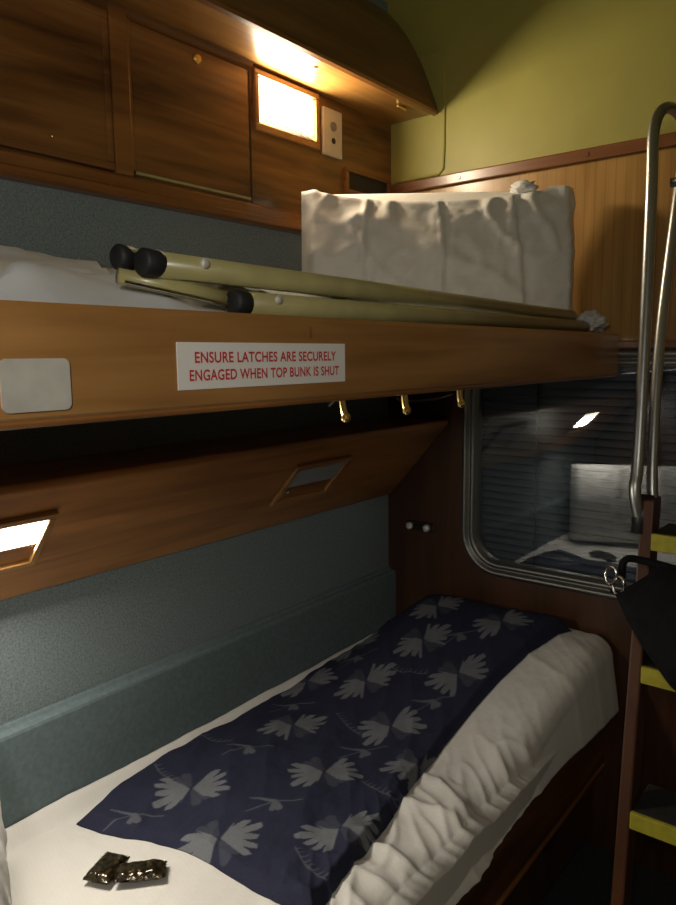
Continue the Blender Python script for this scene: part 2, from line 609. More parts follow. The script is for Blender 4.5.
# ------------------------------------------------------------------ overhead pelmet
Z_S = 2.112
lipx, lipz = -1.150, 2.108
curve = [(-1.150, 2.108), (-1.158, 2.135), (-1.170, 2.165), (-1.186, 2.205), (-1.205, 2.25), (-1.228, 2.295), (-1.258, 2.345), (-1.292, 2.39), (-1.327, 2.43)]
pel = thing('overhead_pelmet', (-1.24, 0.97, 2.11), 'dark curved wooden pelmet running along the top of the berth wall', 'pelmet')
prof = curve + [(XW + .003, 2.116), (-1.165, 2.116)]
obj('curved_fascia', prism_y(prof, YN + .4, YF, ny=1), W_PELMET, parent=pel)
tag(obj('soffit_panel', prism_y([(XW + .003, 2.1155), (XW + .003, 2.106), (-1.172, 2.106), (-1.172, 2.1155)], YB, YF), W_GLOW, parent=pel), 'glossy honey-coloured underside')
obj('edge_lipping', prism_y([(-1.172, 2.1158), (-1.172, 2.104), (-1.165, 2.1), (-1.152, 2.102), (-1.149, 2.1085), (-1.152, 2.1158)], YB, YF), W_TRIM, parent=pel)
bm = bmesh.new()
tube(bm, [(-1.21, 1.45, 2.103), (-1.21, 1.45, 2.1065)], [.006, .006], 12)
obj('catch', bm, BRASS, parent=pel)
obj('catch', T([(-1.20, 1.80, 2.101), (-1.20, 1.84, 2.101)], .004, 10), BRASS, parent=pel)

# ------------------------------------------------------------------ wall panelling around the cabinets and cabinets
XP = -1.318    # face of the wood panelling
panel = thing('overhead_cabinet', (XP, 0.97, 1.727), 'dark wooden overhead locker with two flap doors and a bottom rail', 'cabinet')
obj('back_panel', B(XW, XP, YB, YF, 1.776, 2.1055), W_CAB, parent=panel)
obj('bottom_rail', prism_y([(XW, 1.727), (-1.300, 1.727), (-1.294, 1.732), (-1.294, 1.745), (-1.303, 1.751), (-1.303, 1.770), (-1.309, 1.776), (XW, 1.776)], YB, YF), W_TRIM, parent=panel)
obj('post', B(XP, -1.303, 0.926, 0.969, 1.776, 2.1055), W_TRIM, parent=panel, bevel=.003)
obj('cornice', prism_y([(XP, 2.1055), (-1.300, 2.1055), (-1.306, 2.095), (XP, 2.088)], YB, 1.328), W_CAB, parent=panel)
obj('joint_strip', B(XP, XP + .002, 1.325, 1.329, 1.776, 2.1055), DARKP, parent=panel)

yo0, yo1, zo0, zo1 = YB + .02, 0.925, 1.781, 2.086
fw = .016
d1 = tag(obj('door', B(XP, XP + .009, yo0 + fw, yo1 - fw, zo0 + fw, zo1 - fw), W_CAB, parent=panel), 'framed left flap door')
bm = bmesh.new()
for (a, b2, c, d) in ((yo0, yo1, zo0, zo0 + fw), (yo0, yo1, zo1 - fw, zo1), (yo0, yo0 + fw, zo0 + fw, zo1 - fw), (yo1 - fw, yo1, zo0 + fw, zo1 - fw)):
    box(bm, XP, XP + .012, a, b2, c, d)
obj('door_frame', bm, W_CAB, parent=d1, bevel=.003)
bm = bmesh.new()
ball(bm, (XP + .010, .79, 1.818), .003, 10, 6)
obj('screw_cap', bm, BRASS, parent=d1)
d2 = tag(obj('door', B(XP, XP + .009, 0.978, 1.312, 1.790, 2.086), W_CAB, parent=panel, bevel=.002), 'flush door with small round lock')
obj('edge_strip', B(XP, XP + .0115, 0.970, 0.976, 1.782, 2.086), W_TRIM, parent=d2)
obj('edge_strip', B(XP, XP + .0115, 0.970, 1.314, 1.783, 1.789), KHAKI, parent=d2)
bm = bmesh.new()
tube(bm, [(XP + .009, 1.152, 2.062), (XP + .016, 1.152, 2.062), (XP + .019, 1.152, 2.062)], [.011, .011, .008], 18)
box(bm, XP + .019, XP + .0195, 1.1505, 1.1535, 2.057, 2.067)
obj('lock', bm, BRASS, parent=d2)

# ------------------------------------------------------------------ upper reading lamp
lamp = thing('reading_lamp', (XP, 1.460, 2.02), 'lit recessed reading lamp glowing white under the pelmet', 'lamp')
bm = bmesh.new()
for (a, b2, c, d) in ((1.337, 1.582, 1.955, 1.972), (1.337, 1.582, 2.084, 2.098), (1.337, 1.352, 1.972, 2.084), (1.567, 1.582, 1.972, 2.084)):
    box(bm, XP, XP + .012, a, b2, c, d)
obj('bezel', bm, W_BOARD, parent=lamp, bevel=.003)
tag(obj('reflector', prism_y([(XP + .0, 1.972), (XP + .012, 1.972), (XP + .001, 1.992), (XP, 1.992)], 1.352, 1.567), CHROME, parent=lamp), 'shiny lower reflector lip')
tag(obj('lens', B(XP + .0, XP + .002, 1.353, 1.566, 1.992, 2.083), LENS_ON, parent=lamp), 'glowing white lens')

sw = thing('socket_plate', (XP, 1.642, 2.02), 'ivory switch and socket plate right of the lit reading lamp', 'switch')
obj('plate', B(XP, XP + .010, 1.600, 1.684, 1.950, 2.076), SWITCH, parent=sw, bevel=.004)
bm = bmesh.new()
tube(bm, [(XP + .010, 1.642, 2.030), (XP + .0135, 1.642, 2.030)], [.013, .012], 16)
obj('switch_button', bm, simple('grey_button', (0.22, 0.21, 0.18), .4), parent=sw)
bm = bmesh.new()
tube(bm, [(XP + .010, 1.642, 1.992), (XP + .012, 1.642, 1.992)], [.008, .008], 12)
obj('socket_hole', bm, DARKP, parent=sw)

hd = thing('label_holder', (XP, 1.81, 1.90), 'small wood-framed recess on the wall behind the upper pillow', 'frame')
bm = bmesh.new()
for (a, b2, c, d) in ((1.700, 1.925, 1.925, 1.937), (1.700, 1.925, 1.865, 1.877), (1.700, 1.714, 1.877, 1.925), (1.911, 1.925, 1.877, 1.925)):
    box(bm, XP, XP + .010, a, b2, c, d)
obj('frame', bm, W_TRIM, parent=hd, bevel=.002)
obj('insert', B(XP, XP + .003, 1.714, 1.911, 1.877, 1.925), DARKP, parent=hd)

# ------------------------------------------------------------------ upper bunk
ub = thing('upper_bunk', (-0.95, 0.97, 1.35), 'upper bunk with varnished wooden front board carrying a red and white sign', 'bunk')
obj('front_board', prism_y([(-0.622, 1.350), (-0.604, 1.346), (-0.600, 1.350), (-0.600, 1.444), (-0.603, 1.450), (-0.618, 1.450), (-0.622, 1.446)], YB, YF - .012), W_BOARD, parent=ub)
obj('edge_bead', T([(-0.607, YB, 1.3445), (-0.607, YF - .012, 1.3445)], .0045, 10), W_TRIM, parent=ub)
obj('base_panel', B(XW + .002, -0.622, YB, YF - .012, 1.352, 1.372), W_PELMET, parent=ub)
bm = bmesh.new()
pr = rrect(0.300, 0.364, 1.355, 1.401, .006, 5)
va = [bm.verts.new((-0.600, a, b2)) for a, b2 in pr]
vb = [bm.verts.new((-0.5972, a, b2)) for a, b2 in pr]
bm.faces.new(va)
bm.faces.new(vb)
for i in range(len(pr)):
    bm.faces.new((va[i], va[(i + 1) % len(pr)], vb[(i + 1) % len(pr)], vb[i]))
plate = obj('metal_plate', bm, STEEL, parent=ub)
tag(plate, 'brushed steel latch plate')
sgn = obj('sign', B(-0.600, -0.5985, 0.488, 0.771, 1.3665, 1.4165), PAINT_W, parent=ub)
tag(sgn, 'white sign reading ENSURE LATCHES ARE SECURELY ENGAGED WHEN TOP BUNK IS SHUT')


def text_mesh(body, y0, y1, z0, z1, x, mat, parent):
    c = bpy.data.curves.new('lettering', 'FONT')
    c.body = body
    c.size = 1.0
    c.extrude = 0.0
    c.offset = 0.020
    c.space_character = 1.05
    tmp = bpy.data.objects.new('lettering_tmp', c)
    COL.objects.link(tmp)
    dg = bpy.context.evaluated_depsgraph_get()
    me = bpy.data.meshes.new_from_object(tmp.evaluated_get(dg))
    bpy.data.objects.remove(tmp)
    bm = bmesh.new()
    bm.from_mesh(me)
    bpy.data.meshes.remove(me)
    xs = [v.co.x for v in bm.verts]
    ys = [v.co.y for v in bm.verts]
    ax, bx_, ay, by = min(xs), max(xs), min(ys), max(ys)
    for v in bm.verts:
        v.co = Vector((x, y0 + (v.co.x - ax) / (bx_ - ax) * (y1 - y0), z0 + (v.co.y - ay) / (by - ay) * (z1 - z0)))
    return tag(obj('lettering', bm, mat, parent=parent), 'red capital letters')


text_mesh('ENSURE LATCHES ARE SECURELY', 0.511, 0.751, 1.3945, 1.4065, -0.5981, RED, sgn)
text_mesh('ENGAGED WHEN TOP BUNK IS SHUT', 0.503, 0.757, 1.3755, 1.3875, -0.5981, RED, sgn)
obj('wood_plug', B(-0.600, -0.5993, 0.700, 0.704, 1.423, 1.437), W_TRIM, parent=ub)

# brass hooks below the board with a wire bail
for i, (y, lean) in enumerate(((0.780, .010), (0.935, .006), (1.108, .004))):
    bm = bmesh.new()
    pts = smooth_path([(-0.612, y, 1.350), (-0.611, y, 1.340), (-0.610, y + lean * .2, 1.326), (-0.608, y + lean * .4, 1.316)], 5)
    tube(bm, pts, .0055 if i else .0045, 12)
    ball(bm, pts[-1], .0072, 14, 9)
    box(bm, -0.616, -0.606, y - .009, y + .009, 1.343, 1.348)
    obj('brass_hook', bm, BRASS, parent=ub)
obj('wire_bail', T(smooth_path([(-0.625, 0.935, 1.335), (-0.64, 0.97, 1.328), (-0.65, 1.02, 1.325), (-0.635, 1.07, 1.326), (-0.615, 1.09, 1.333)], 8), .0018, 8), BLACKP, parent=ub)
obj('wire_bail', T(smooth_path([(-0.625, 0.780, 1.338), (-0.65, 0.80, 1.330), (-0.67, 0.83, 1.335), (-0.67, 0.86, 1.348)], 8), .0018, 8), BLACKP, parent=ub)

bm, _ = grid(2, 2, lambda u, v: (0, 0, 0))
bm.free()
um = obj('upper_mattress', B(XW + .012, -0.630, YB + .02, YF - .02, 1.3725, 1.436), MATTR, bevel=.015, seg=4, loc=(-0.97, 0.97, 1.3725))
tag(um, 'thin pale mattress lying in the upper bunk behind the board', 'mattress')


# heap of white bedding at the left of the upper bunk
def heap(u, v):
    x = -1.312 + (0.655) * u
    y = 0.03 + 1.14 * v
    edge = ss(v, 1.0, .74 + .10 * (1 - u)) * ss(u, 1.04, .90) * ss(v, 0, .04)
    top = 0.155 - 0.105 * u
    z = 1.4365 + edge * (top + .020 * fbm(x * 5, y * 5, 2) + .008 * fbm(x * 16, y * 14, 5) - .030 * max(0, 1 - 6 * abs(noise.noise(Vector((y * 5 + x * 2, x * 2.5, 3.3))))))
    return (x, y, max(z, 1.4365))


bm, _ = grid(50, 90, heap)
dv = obj('folded_duvet', bm, DUVET, smooth=True, loc=(-0.99, 0.6, 1.4365))
so = dv.modifiers.new('solid', 'SOLIDIFY')
so.thickness = .001
tag(dv, 'crumpled white duvet at the left end of the upper bunk', 'duvet')

# ------------------------------------------------------------------ folded guard rail of khaki tubes
gr = thing('folded_guard_rail', (-0.65, 1.1, 1.452), 'folded guard rail of khaki tubes with black rubber ends lying on the bunk edge', 'guard rail')
tA = obj('tube', T([(-0.668, 0.520, 1.5035), (-0.666, 1.0, 1.4985), (-0.658, 1.74, 1.4890)], .0148, 20), KHAKI, parent=gr, smooth=True)
bm = bmesh.new()
tube(bm, [(-0.668, 0.499, 1.5045), (-0.668, 0.502, 1.5045), (-0.668, 0.52, 1.504), (-0.668, 0.524, 1.504)], [.012, .0155, .0155, .0148], 20)
obj('rubber_end', bm, RUBBER, parent=tA, smooth=True)
bm = bmesh.new()
ball(bm, (-0.6525, 0.578, 1.5085), .0065, 14, 8, (.6, 1, 1))
obj('rivet', bm, STEEL, parent=tA)
tB = obj('tube', T([(-0.640, 0.625, 1.4645), (-0.640, 1.0, 1.4645), (-0.640, 1.78, 1.4650)], .0148, 20), KHAKI, parent=gr, smooth=True)
bm = bmesh.new()
tube(bm, [(-0.640, 0.606, 1.4655), (-0.640, 0.609, 1.4655), (-0.640, 0.625, 1.4645), (-0.640, 0.629, 1.4645)], [.012, .0155, .0155, .0148], 20)
obj('rubber_end', bm, RUBBER, parent=tB, smooth=True)
bm = bmesh.new()
ball(bm, (-0.6250, 0.672, 1.4705), .0060, 14, 8, (.6, 1, 1))
obj('rivet', bm, STEEL, parent=tB)
tC = obj('tube', T([(-0.706, 0.513, 1.512), (-0.700, 1.0, 1.498), (-0.700, 1.66, 1.480)], .0130, 18), KHAKI, parent=gr, smooth=True)
bm = bmesh.new()
tube(bm, [(-0.706, 0.494, 1.513), (-0.706, 0.497, 1.513), (-0.706, 0.513, 1.512)], [.011, .0145, .0145], 18)
obj('rubber_end', bm, RUBBER, parent=tC, smooth=True)
# flat crossing brace
bm = bmesh.new()
tube(bm, [(-0.690, 0.485, 1.490), (-0.668, 0.56, 1.478), (-0.652, 0.625, 1.468)], [.009, .010, .010], 10)
br = obj('crossing_brace', bm, KHAKI, parent=gr, smooth=True)
obj('steel_edge', T([(-0.678, 0.485, 1.483), (-0.655, 0.56, 1.470), (-0.64, 0.60, 1.462)], .0022, 8), CHROME, parent=br)

# ------------------------------------------------------------------ upper pillow
P1, P2, P3 = Vector((-1.248, 1.435)), Vector((-0.838, 1.740)), Vector((-0.712, 1.860))
L1, L2 = (P2 - P1).length, (P3 - P2).length
NU, NV = 90, 60


def pillow_fn(Lt, thick, height, base_z, path, creases, sag, rough=1.0):
    def fn(u, v):
        # v runs round the section: front bottom, front top, back top, back bottom
        s = u * Lt
        p, tdir = path(s)
        nrm = Vector((tdir.y, -tdir.x))      # towards the viewer
        endp = min(ss(u, 0, .05), ss(u, 1.0, .95))
        th = thick * (0.35 + 0.65 * endp)
        a = v * 4
        if a < 1.6:      # front face going up
            q = a / 1.6
            d, z = .5, q
            bulge = .25 * math.sin(math.pi * q)
        elif a < 2.0:    # top
            q = (a - 1.6) / .4
            d, z = .5 - q, 1
            bulge = 0
        elif a < 3.6:    # back going down
            q = (a - 2.0) / 1.6
            d, z = -.5, 1 - q
            bulge = -.15 * math.sin(math.pi * q)
        else:
            q = (a - 3.6) / .4
            d, z = -.5 + q, 0
            bulge = 0
        topthin = 1 - .50 * z ** 2
        front = max(0, d + .5)
        zz = z * height
        zz -= front * sag * z ** 4 * math.sin(math.pi * min(1, max(0, (u - .06) / .84))) ** .6
        off = (d * topthin + bulge) * th
        wr = .0
        if d > .4:
            for cu, amp, wd in creases:
                k = u - cu - .010 * math.sin(z * 5 + cu * 9)
                wr += amp * math.exp(-(k / wd) ** 2) * (0.4 + .6 * z)
            wr += .006 * fbm(s * 9, z * 4, 3) + .0025 * fbm(s * 30, z * 9, 7)
            g1 = abs(noise.noise(Vector((s * 7 + z * 2.4, z * 2.2 - s * 3, 4.4))))
            g2 = abs(noise.noise(Vector((s * 11 - z * 3.0, z * 3.4, 8.1))))
            wr += .010 * max(0, 1 - 5 * g1) + .006 * max(0, 1 - 5 * g2)
        off += wr * rough
        pt = p + nrm * off
        return (pt.x, pt.y, base_z + zz)
    return fn


def upath(s):
    # bend softened round P2
    a = (P2 - P1).normalized()
    b2 = (P3 - P2).normalized()
    if s < L1:
        return P1 + a * s, a
    return P2 + b2 * (s - L1), b2


bm, vs = grid(NU, 81, pillow_fn(L1 + L2, .12, .375, 1.4375, upath,
                                [(.235, .012, .010), (.25, -.012, .012), (.50, .010, .008), (.515, -.008, .012), (.765, .016, .010), (.79, -.012, .02)], .035))
bmesh.ops.remove_doubles(bm, verts=bm.verts, dist=1e-5)
bmesh.ops.holes_fill(bm, edges=[e for e in bm.edges if e.is_boundary], sides=0)
pl = obj('wrapped_pillow', bm, PILLOW, smooth=True, loc=(-1.0, 1.63, 1.4375))
tag(pl, 'white pillow in a creased pillowcase standing upright at the far end of the upper bunk', 'pillow')
# twisted tie on its top edge
bm = bmesh.new()
bmesh.ops.create_icosphere(bm, subdivisions=3, radius=1)
for v in bm.verts:
    d = v.co.normalized()
    rr = 1 + .45 * noise.noise(d * 2.7) + .2 * noise.noise(d * 7)
    v.co = Vector((-0.805 + d.x * .034 * rr, 1.778 + d.y * .024 * rr, 1.814 + d.z * .018 * rr))
tie = obj('knotted_corner', bm, TISSUE, parent=pl, smooth=True)

# scrunched cloth where the tubes meet the end wall
bm = bmesh.new()
bmesh.ops.create_icosphere(bm, subdivisions=4, radius=1)
for v in bm.verts:
    d = v.co.normalized()
    rr = 1 + .5 * noise.noise(d * 2.3 + Vector((4, 1, 0))) + .28 * noise.noise(d * 6)
    v.co = Vector((-0.645 + d.x * .030 * rr, 1.852 + d.y * .060 * rr, 1.478 + d.z * .026 * rr))
cl = obj('scrunched_cloth', bm, DUVET, smooth=True, loc=(-0.645, 1.85, 1.45))
tag(cl, 'small scrunched white cloth on the far end of the bunk board', 'cloth')

# ------------------------------------------------------------------ valance panel between the berths
vt = thing('sloping_backboard', (-1.22, 0.97, 0.957), 'sloping varnished wood panel with lamps below the upper bunk', 'panel')
obj('board', prism_y([(XW + .001, 0.950), (-1.318, 0.950), (-1.106, 1.190), (-1.106, 1.204), (XW + .001, 1.204)], YB, YF - .001), W_VAL, parent=vt, bevel=.004)


def vpoint(t, y, off=0.0):
    """t from the bottom (0) to the top (1) of the sloping face"""
    d = Vector((-1.106 + 1.318, 0, 1.190 - .950))
    n_ = Vector((d.z, 0, -d.x)).normalized()
    p = Vector((-1.318, y, .950)) + d * t + n_ * off
    return p


def valance_lamp(y0, y1, lens, label):
    lp = thing('berth_lamp', tuple(vpoint(.5, (y0 + y1) / 2)), label, 'lamp')
    bm = bmesh.new()
    t0, t1 = .34, .80

    def slab(ta, tb, ya, yb, o0, o1):
        P = []
        for o in (o0, o1):
            for (tt, yy) in ((ta, ya), (tb, ya), (tb, yb), (ta, yb)):
                P.append(bm.verts.new(vpoint(tt, yy, o)))
        for f in ((0, 3, 2, 1), (4, 5, 6, 7), (0, 1, 5, 4), (1, 2, 6, 5), (2, 3, 7, 6), (3, 0, 4, 7)):
            bm.faces.new([P[i] for i in f])
    fy = .014
    ft = .045
    slab(t0, t0 + ft, y0, y1, .0005, .010)
    slab(t1 - ft, t1, y0, y1, .0005, .010)
    slab(t0 + ft, t1 - ft, y0, y0 + fy, .0005, .010)
    slab(t0 + ft, t1 - ft, y1 - fy, y1, .0005, .010)
    obj('bezel', bm, W_BOARD, parent=lp, bevel=.002)
    bm = bmesh.new()
    slab(t0 + ft + .16, t1 - ft, y0 + fy, y1 - fy, .0005, .006)
    obj('lens', bm, lens, parent=lp)
    bm = bmesh.new()
    slab(t0 + ft, t0 + ft + .16, y0 + fy, y1 - fy, .0005, .003)
    sl = obj('sloping_lip', bm, W_TRIM, parent=lp)
    bm = bmesh.new()
    ball(bm, vpoint(t0 + ft + .10, y0 + fy + .02, .006), .005, 12, 8)
    obj('switch_knob', bm, CHROME, parent=lp)
    return lp


valance_lamp(0.430, 0.660, LENS_LOW, 'lit berth lamp on the sloping panel at the left edge')
valance_lamp(1.285, 1.502, LENS_OFF, 'unlit berth lamp further along the sloping panel')

# ------------------------------------------------------------------ lower back cushion panel
lb = obj('padded_wall_panel', prism_y([(XW + .001, 0.40), (-1.300, 0.40), (-1.300, 0.684), (-1.302, 0.690), (-1.306, 0.693), (-1.318, 0.694), (-1.322, 0.700), (XW + .001, 0.702)], YB, YF - .001), VINYL, loc=(-1.315, .97, .40))
tag(lb, 'smooth blue-grey padded panel along the wall behind the lower bed', 'panel')

# ------------------------------------------------------------------ lower bunk
lk = thing('lower_bunk', (-0.95, 0.97, 0.0), 'lower bunk base with dark varnished front rail and cupboard fronts', 'bunk')
obj('front_rail', prism_y([(-0.632, 0.262), (-0.604, 0.262), (-0.600, 0.268), (-0.600, 0.430), (-0.604, 0.436), (-0.632, 0.436)], YB, YF - .001), W_RAIL, parent=lk)
obj('base_board', B(XW + .002, -0.632, YB, YF - .001, 0.345, 0.365), W_RAIL, parent=lk)
obj('moulding', T([(-0.602, YB, .255), (-0.602, YF - .002, .255)], .007, 10), W_TRIM, parent=lk)
ys = [YB, 0.64, 1.28, YF - .001]
for a, b2 in zip(ys, ys[1:]):
    dr = obj('cupboard_front', B(-0.640, -0.622, a + .008, b2 - .008, 0.06, 0.245), W_ENDLOW, parent=lk, bevel=.003)
    obj('finger_pull', B(-0.622, -0.616, (a + b2) / 2 - .05, (a + b2) / 2 + .05, 0.200, 0.215), BLACKP, parent=dr, bevel=.002)
obj('plinth', B(-1.30, -0.66, YB, YF - .001, 0.0, 0.34), BLACKP, parent=lk)


def Hb(x, y):
    return .485 + .150 * ss(y, 1.25, 1.88) * ss(x, -1.33, -1.1)


mt = obj('lower_mattress', B(-1.296, -0.634, YB + .01, YF - .02, 0.366, 0.470), MATTR, bevel=.03, seg=4, loc=(-0.96, .97, .366))
tag(mt, 'foam mattress under the white sheet of the lower bunk', 'mattress')


# sheet: parametrised across the bed then down over the front edge
def wrinkle(x, y):
    k = ss(x, -0.86, -0.68)
    a = y * 15 + x * 7
    ridg = 1 - abs(noise.noise(Vector((a * .55, x * 4.5 - y * 3, 1.7)))) * 2.2
    ridg2 = 1 - abs(noise.noise(Vector((y * 21 + x * 17, x * 10, 6.2)))) * 2.2
    near = ss(y, 0.2, 0.6) * (1 - .75 * ss(y, 1.15, 1.6))
    z = k * near * (.018 * max(0, ridg) ** 2 + .007 * max(0, ridg2) ** 2)
    z += .0035 * fbm(x * 6, y * 5, 4) + .0012 * fbm(x * 22, y * 20, 8)
    return z


def sheet_fn(u, v):
    y = YB + .012 + (YF - .018 - YB - .012) * v
    s = u * 1.13
    # s 0..0.70 across the top, then a rounded turn and the drop
    wall_lift = .026 * ss(s, .06, 0)
    xe = -0.612 + .006 * fbm(y * 4, 0, 5) * ss(y, .1, .4) + .030 * ss(y, 1.45, 1.9)
    R = .055
    top_w = xe - R - (-1.297)
    q = s / 1.13 * (top_w + R * 1.57 + .12)
    if q < top_w:
        x = -1.297 + q
        z = Hb(x, y) + wall_lift
        nx, nz = 0, 1
    else:
        a = (q - top_w) / R
        h = Hb(xe, y)
        if a < math.pi / 2:
            x = xe - R + R * math.sin(a)
            z = h - R + R * math.cos(a)
            nx, nz = math.sin(a), math.cos(a)
        else:
            d = (q - top_w) - R * math.pi / 2
            zb = .400 + .035 * ss(y, 1.0, 1.8)
            drop = (h - R) - zb
            x = xe + .022 * min(1, d / .12)
            z = (h - R) - drop * min(1, d / .12)
            nx, nz = 1, 0
    wz = wrinkle(min(x, -.62), y)
    xx = x + nx * wz * .45
    if z < .47:
        xx = max(xx, -.5945)
    return (xx, y, z + nz * wz)


bm, _ = grid(190, 330, sheet_fn)
sh = obj('bed_sheet', bm, SHEET, smooth=True, loc=(-0.95, .97, .47))
so = sh.modifiers.new('solid', 'SOLIDIFY')
so.thickness = .0025
so.offset = -1
tag(sh, 'rumpled white sheet spread over the lower bunk', 'sheet')

# ------------------------------------------------------------------ blanket
left = [(-1.232, 0.706), (-1.276, 0.839), (-1.283, 0.975), (-1.286, 1.140), (-1.288, 1.314), (-1.288, 1.498), (-1.278, 1.66), (-1.20, 1.78), (-1.165, 1.905)]
right = [(-0.698, 0.800), (-0.711, 0.902), (-0.727, 1.013), (-0.754, 1.139), (-0.775, 1.258), (-0.785, 1.382), (-0.775, 1.530), (-0.745, 1.697), (-0.690, 1.900)]
near = [(-1.232, 0.706), (-1.141, 0.733), (-1.077, 0.764), (-0.985, 0.787), (-0.869, 0.792), (-0.760, 0.790), (-0.698, 0.800)]
far = [(-1.165, 1.905), (-0.690, 1.900)]


def resample(pts, n_):
    P = smooth_path([(p[0], p[1], 0) for p in pts], 12) if len(pts) > 2 else [Vector((*p, 0)) for p in pts]
    d = [0]
    for a, b2 in zip(P, P[1:]):
        d.append(d[-1] + (b2 - a).length)
    out = []
    j = 0
    for i in range(n_):
        s = d[-1] * i / (n_ - 1)
        while j < len(P) - 2 and d[j + 1] < s:
            j += 1
        t_ = (s - d[j]) / max(1e-9, d[j + 1] - d[j])
        out.append(P[j].lerp(P[j + 1], min(1, t_)))
    return out


NBU, NBV = 230, 460
Lc, Rc, Nc, Fc = resample(left, NBV), resample(right, NBV), resample(near, NBU), resample(far, NBU)


def lobe(px, py, ang, l0, l1, w0, w1):
    c, s_ = math.cos(ang), math.sin(ang)
    a = px * c + py * s_
    b2 = -px * s_ + py * c
    t_ = max(0, min(1, (a - l0) / (l1 - l0)))
    dx = a - (l0 + (l1 - l0) * t_)
    return (w0 + (w1 - w0) * t_) - math.hypot(dx, b2)


def motif_fan(px, py, ang, seed):
    c, s_ = math.cos(-ang), math.sin(-ang)
    x, y = px * c - py * s_, px * s_ + py * c
    best = -1
    for side in (1, -1):
        X, Y = x * side - .003, y
        rho = math.hypot(X, Y)
        th = math.degrees(math.atan2(Y, X)) + 6
        q = (th + 60 + 7 * seed) / 22.0
        k = 1 - 2 * abs(q - math.floor(q) - .5)
        half = 56
        R = (.044 + .034 * min(1, k * 1.7) ** .8) * (1 - .22 * (abs(th) / half) ** 2) * (1 + .12 * math.sin(q * 2.1 + seed))
        best = max(best, min(R - rho, math.radians(half - abs(th)) * rho))
    return best


def motif_bird(px, py, ang):
    c, s_ = math.cos(-ang), math.sin(-ang)
    x, y = px * c - py * s_, px * s_ + py * c
    best = lobe(x, y + .25 * abs(x), .1, -.060, .055, .0012, .0014)
    best = max(best, lobe(x, y, math.radians(160), .0, .052, .0050, .0012))
    best = max(best, lobe(x, y, math.radians(-75), .0, .020, .0050, .0085))
    best = max(best, lobe(x, y, math.radians(-110), .0, .024, .0045, .0055))
    return best


def motif_fern(px, py, ang):
    c, s_ = math.cos(-ang), math.sin(-ang)
    x, y = px * c - py * s_, px * s_ + py * c
    best = lobe(x, y - 3 * x * x, 0, -.055, .055, .0012, .0012)
    for k in range(8):
        xx = -.048 + k * .0135
        best = max(best, lobe(x - xx, y - 3 * xx * xx, math.radians(75), 0, .013, .0015, .0006))
    return best


bigs = [(-1.125, .908), (-.955, .831), (-1.126, 1.229), (-.938, 1.120), (-.787, .985), (-1.077, 1.464), (-.919, 1.349),
        (-.862, 1.572), (-1.016, 1.650), (-.847, 1.790), (-.785, 1.262), (-1.060, 1.800), (-1.245, 1.42), (-1.235, 1.62)]
smalls = [(-1.149, .785), (-1.131, 1.084), (-.947, .975), (-.925, 1.246), (-.875, 1.470), (-1.20, 1.31), (-1.17, 1.55), (-.93, 1.70)]
ferns = [(-.776, .872), (-.800, 1.130), (-1.235, 1.06), (-1.02, 1.30), (-1.20, .90), (-.99, 1.53)]
bmap = []


def blanket_fn(u, v):
    i = round(u * (NBU - 1))
    j = round(v * (NBV - 1))
    l, r, n_, f = Lc[j], Rc[j], Nc[i], Fc[i]
    bil = Lc[0] * (1 - u) * (1 - v) + Rc[0] * u * (1 - v) + Lc[-1] * (1 - u) * v + Rc[-1] * u * v
    p = l * (1 - u) + r * u + n_ * (1 - v) + f * v - bil
    x, y = p.x, p.y
    edge = min(ss(u, 0, .035), ss(u, 1, .965), ss(v, 0, .022), ss(v, 1, .98))
    z = Hb(x, y) + wrinkle(x, y) + .0035 + .017 * edge
    z += edge * (.010 * fbm(x * 4.5 + 3, y * 3.2, 11) + .0045 * fbm(x * 13, y * 8, 2)) + edge * .012 * ss(y, 1.5, 1.85)
    z += .004 * edge * max(0, 1 - abs(noise.noise(Vector((x * 9 + y * 5, y * 3, 2)))) * 4)
    val = -1
    for k, (mx_, my_) in enumerate(bigs):
        dx, dy = x - mx_, y - my_
        if abs(dx) < .1 and abs(dy) < .1:
            val = max(val, motif_fan(dx, dy, math.radians(52 + (k % 3) * 4), (k % 3) - 1))
    m_ = max(0, min(1, val / .0022 + .5))
    lo = -1
    for k, (mx_, my_) in enumerate(bigs):
        dx, dy = x - mx_, y - my_
        if abs(dx) < .09 and abs(dy) < .09:
            for aa in (100, 128, 154, 280, 306, 332):
                lo = max(lo, lobe(dx, dy, math.radians(52 + aa - 0), .01, .048, .004, .011))
    m_ = max(m_, .22 * max(0, min(1, lo / .0022 + .5)))
    v2 = -1
    for k, (mx_, my_) in enumerate(smalls):
        dx, dy = x - mx_, y - my_
        if abs(dx) < .09 and abs(dy) < .09:
            v2 = max(v2, motif_bird(dx, dy, math.radians(48)))
    for k, (mx_, my_) in enumerate(ferns):
        dx, dy = x - mx_, y - my_
        if abs(dx) < .09 and abs(dy) < .09:
            v2 = max(v2, motif_fern(dx, dy, math.radians(-20 + 15 * (k % 3))))
    m2 = .62 * max(0, min(1, v2 / .0022 + .5))
    bmap.append(max(m_, m2))
    return (x, y, z)


bm, _ = grid(NBU, NBV, blanket_fn)
bk = obj('printed_blanket', bm, BLANKET, smooth=True, loc=(-0.98, 1.3, .50))
at = bk.data.attributes.new('motif', 'FLOAT', 'POINT')
at.data.foreach_set('value', bmap)
so = bk.modifiers.new('solid', 'SOLIDIFY')
so.thickness = .003
so.offset = -1
tag(bk, 'navy blanket with grey leaf and bird print laid along the lower bunk', 'blanket')

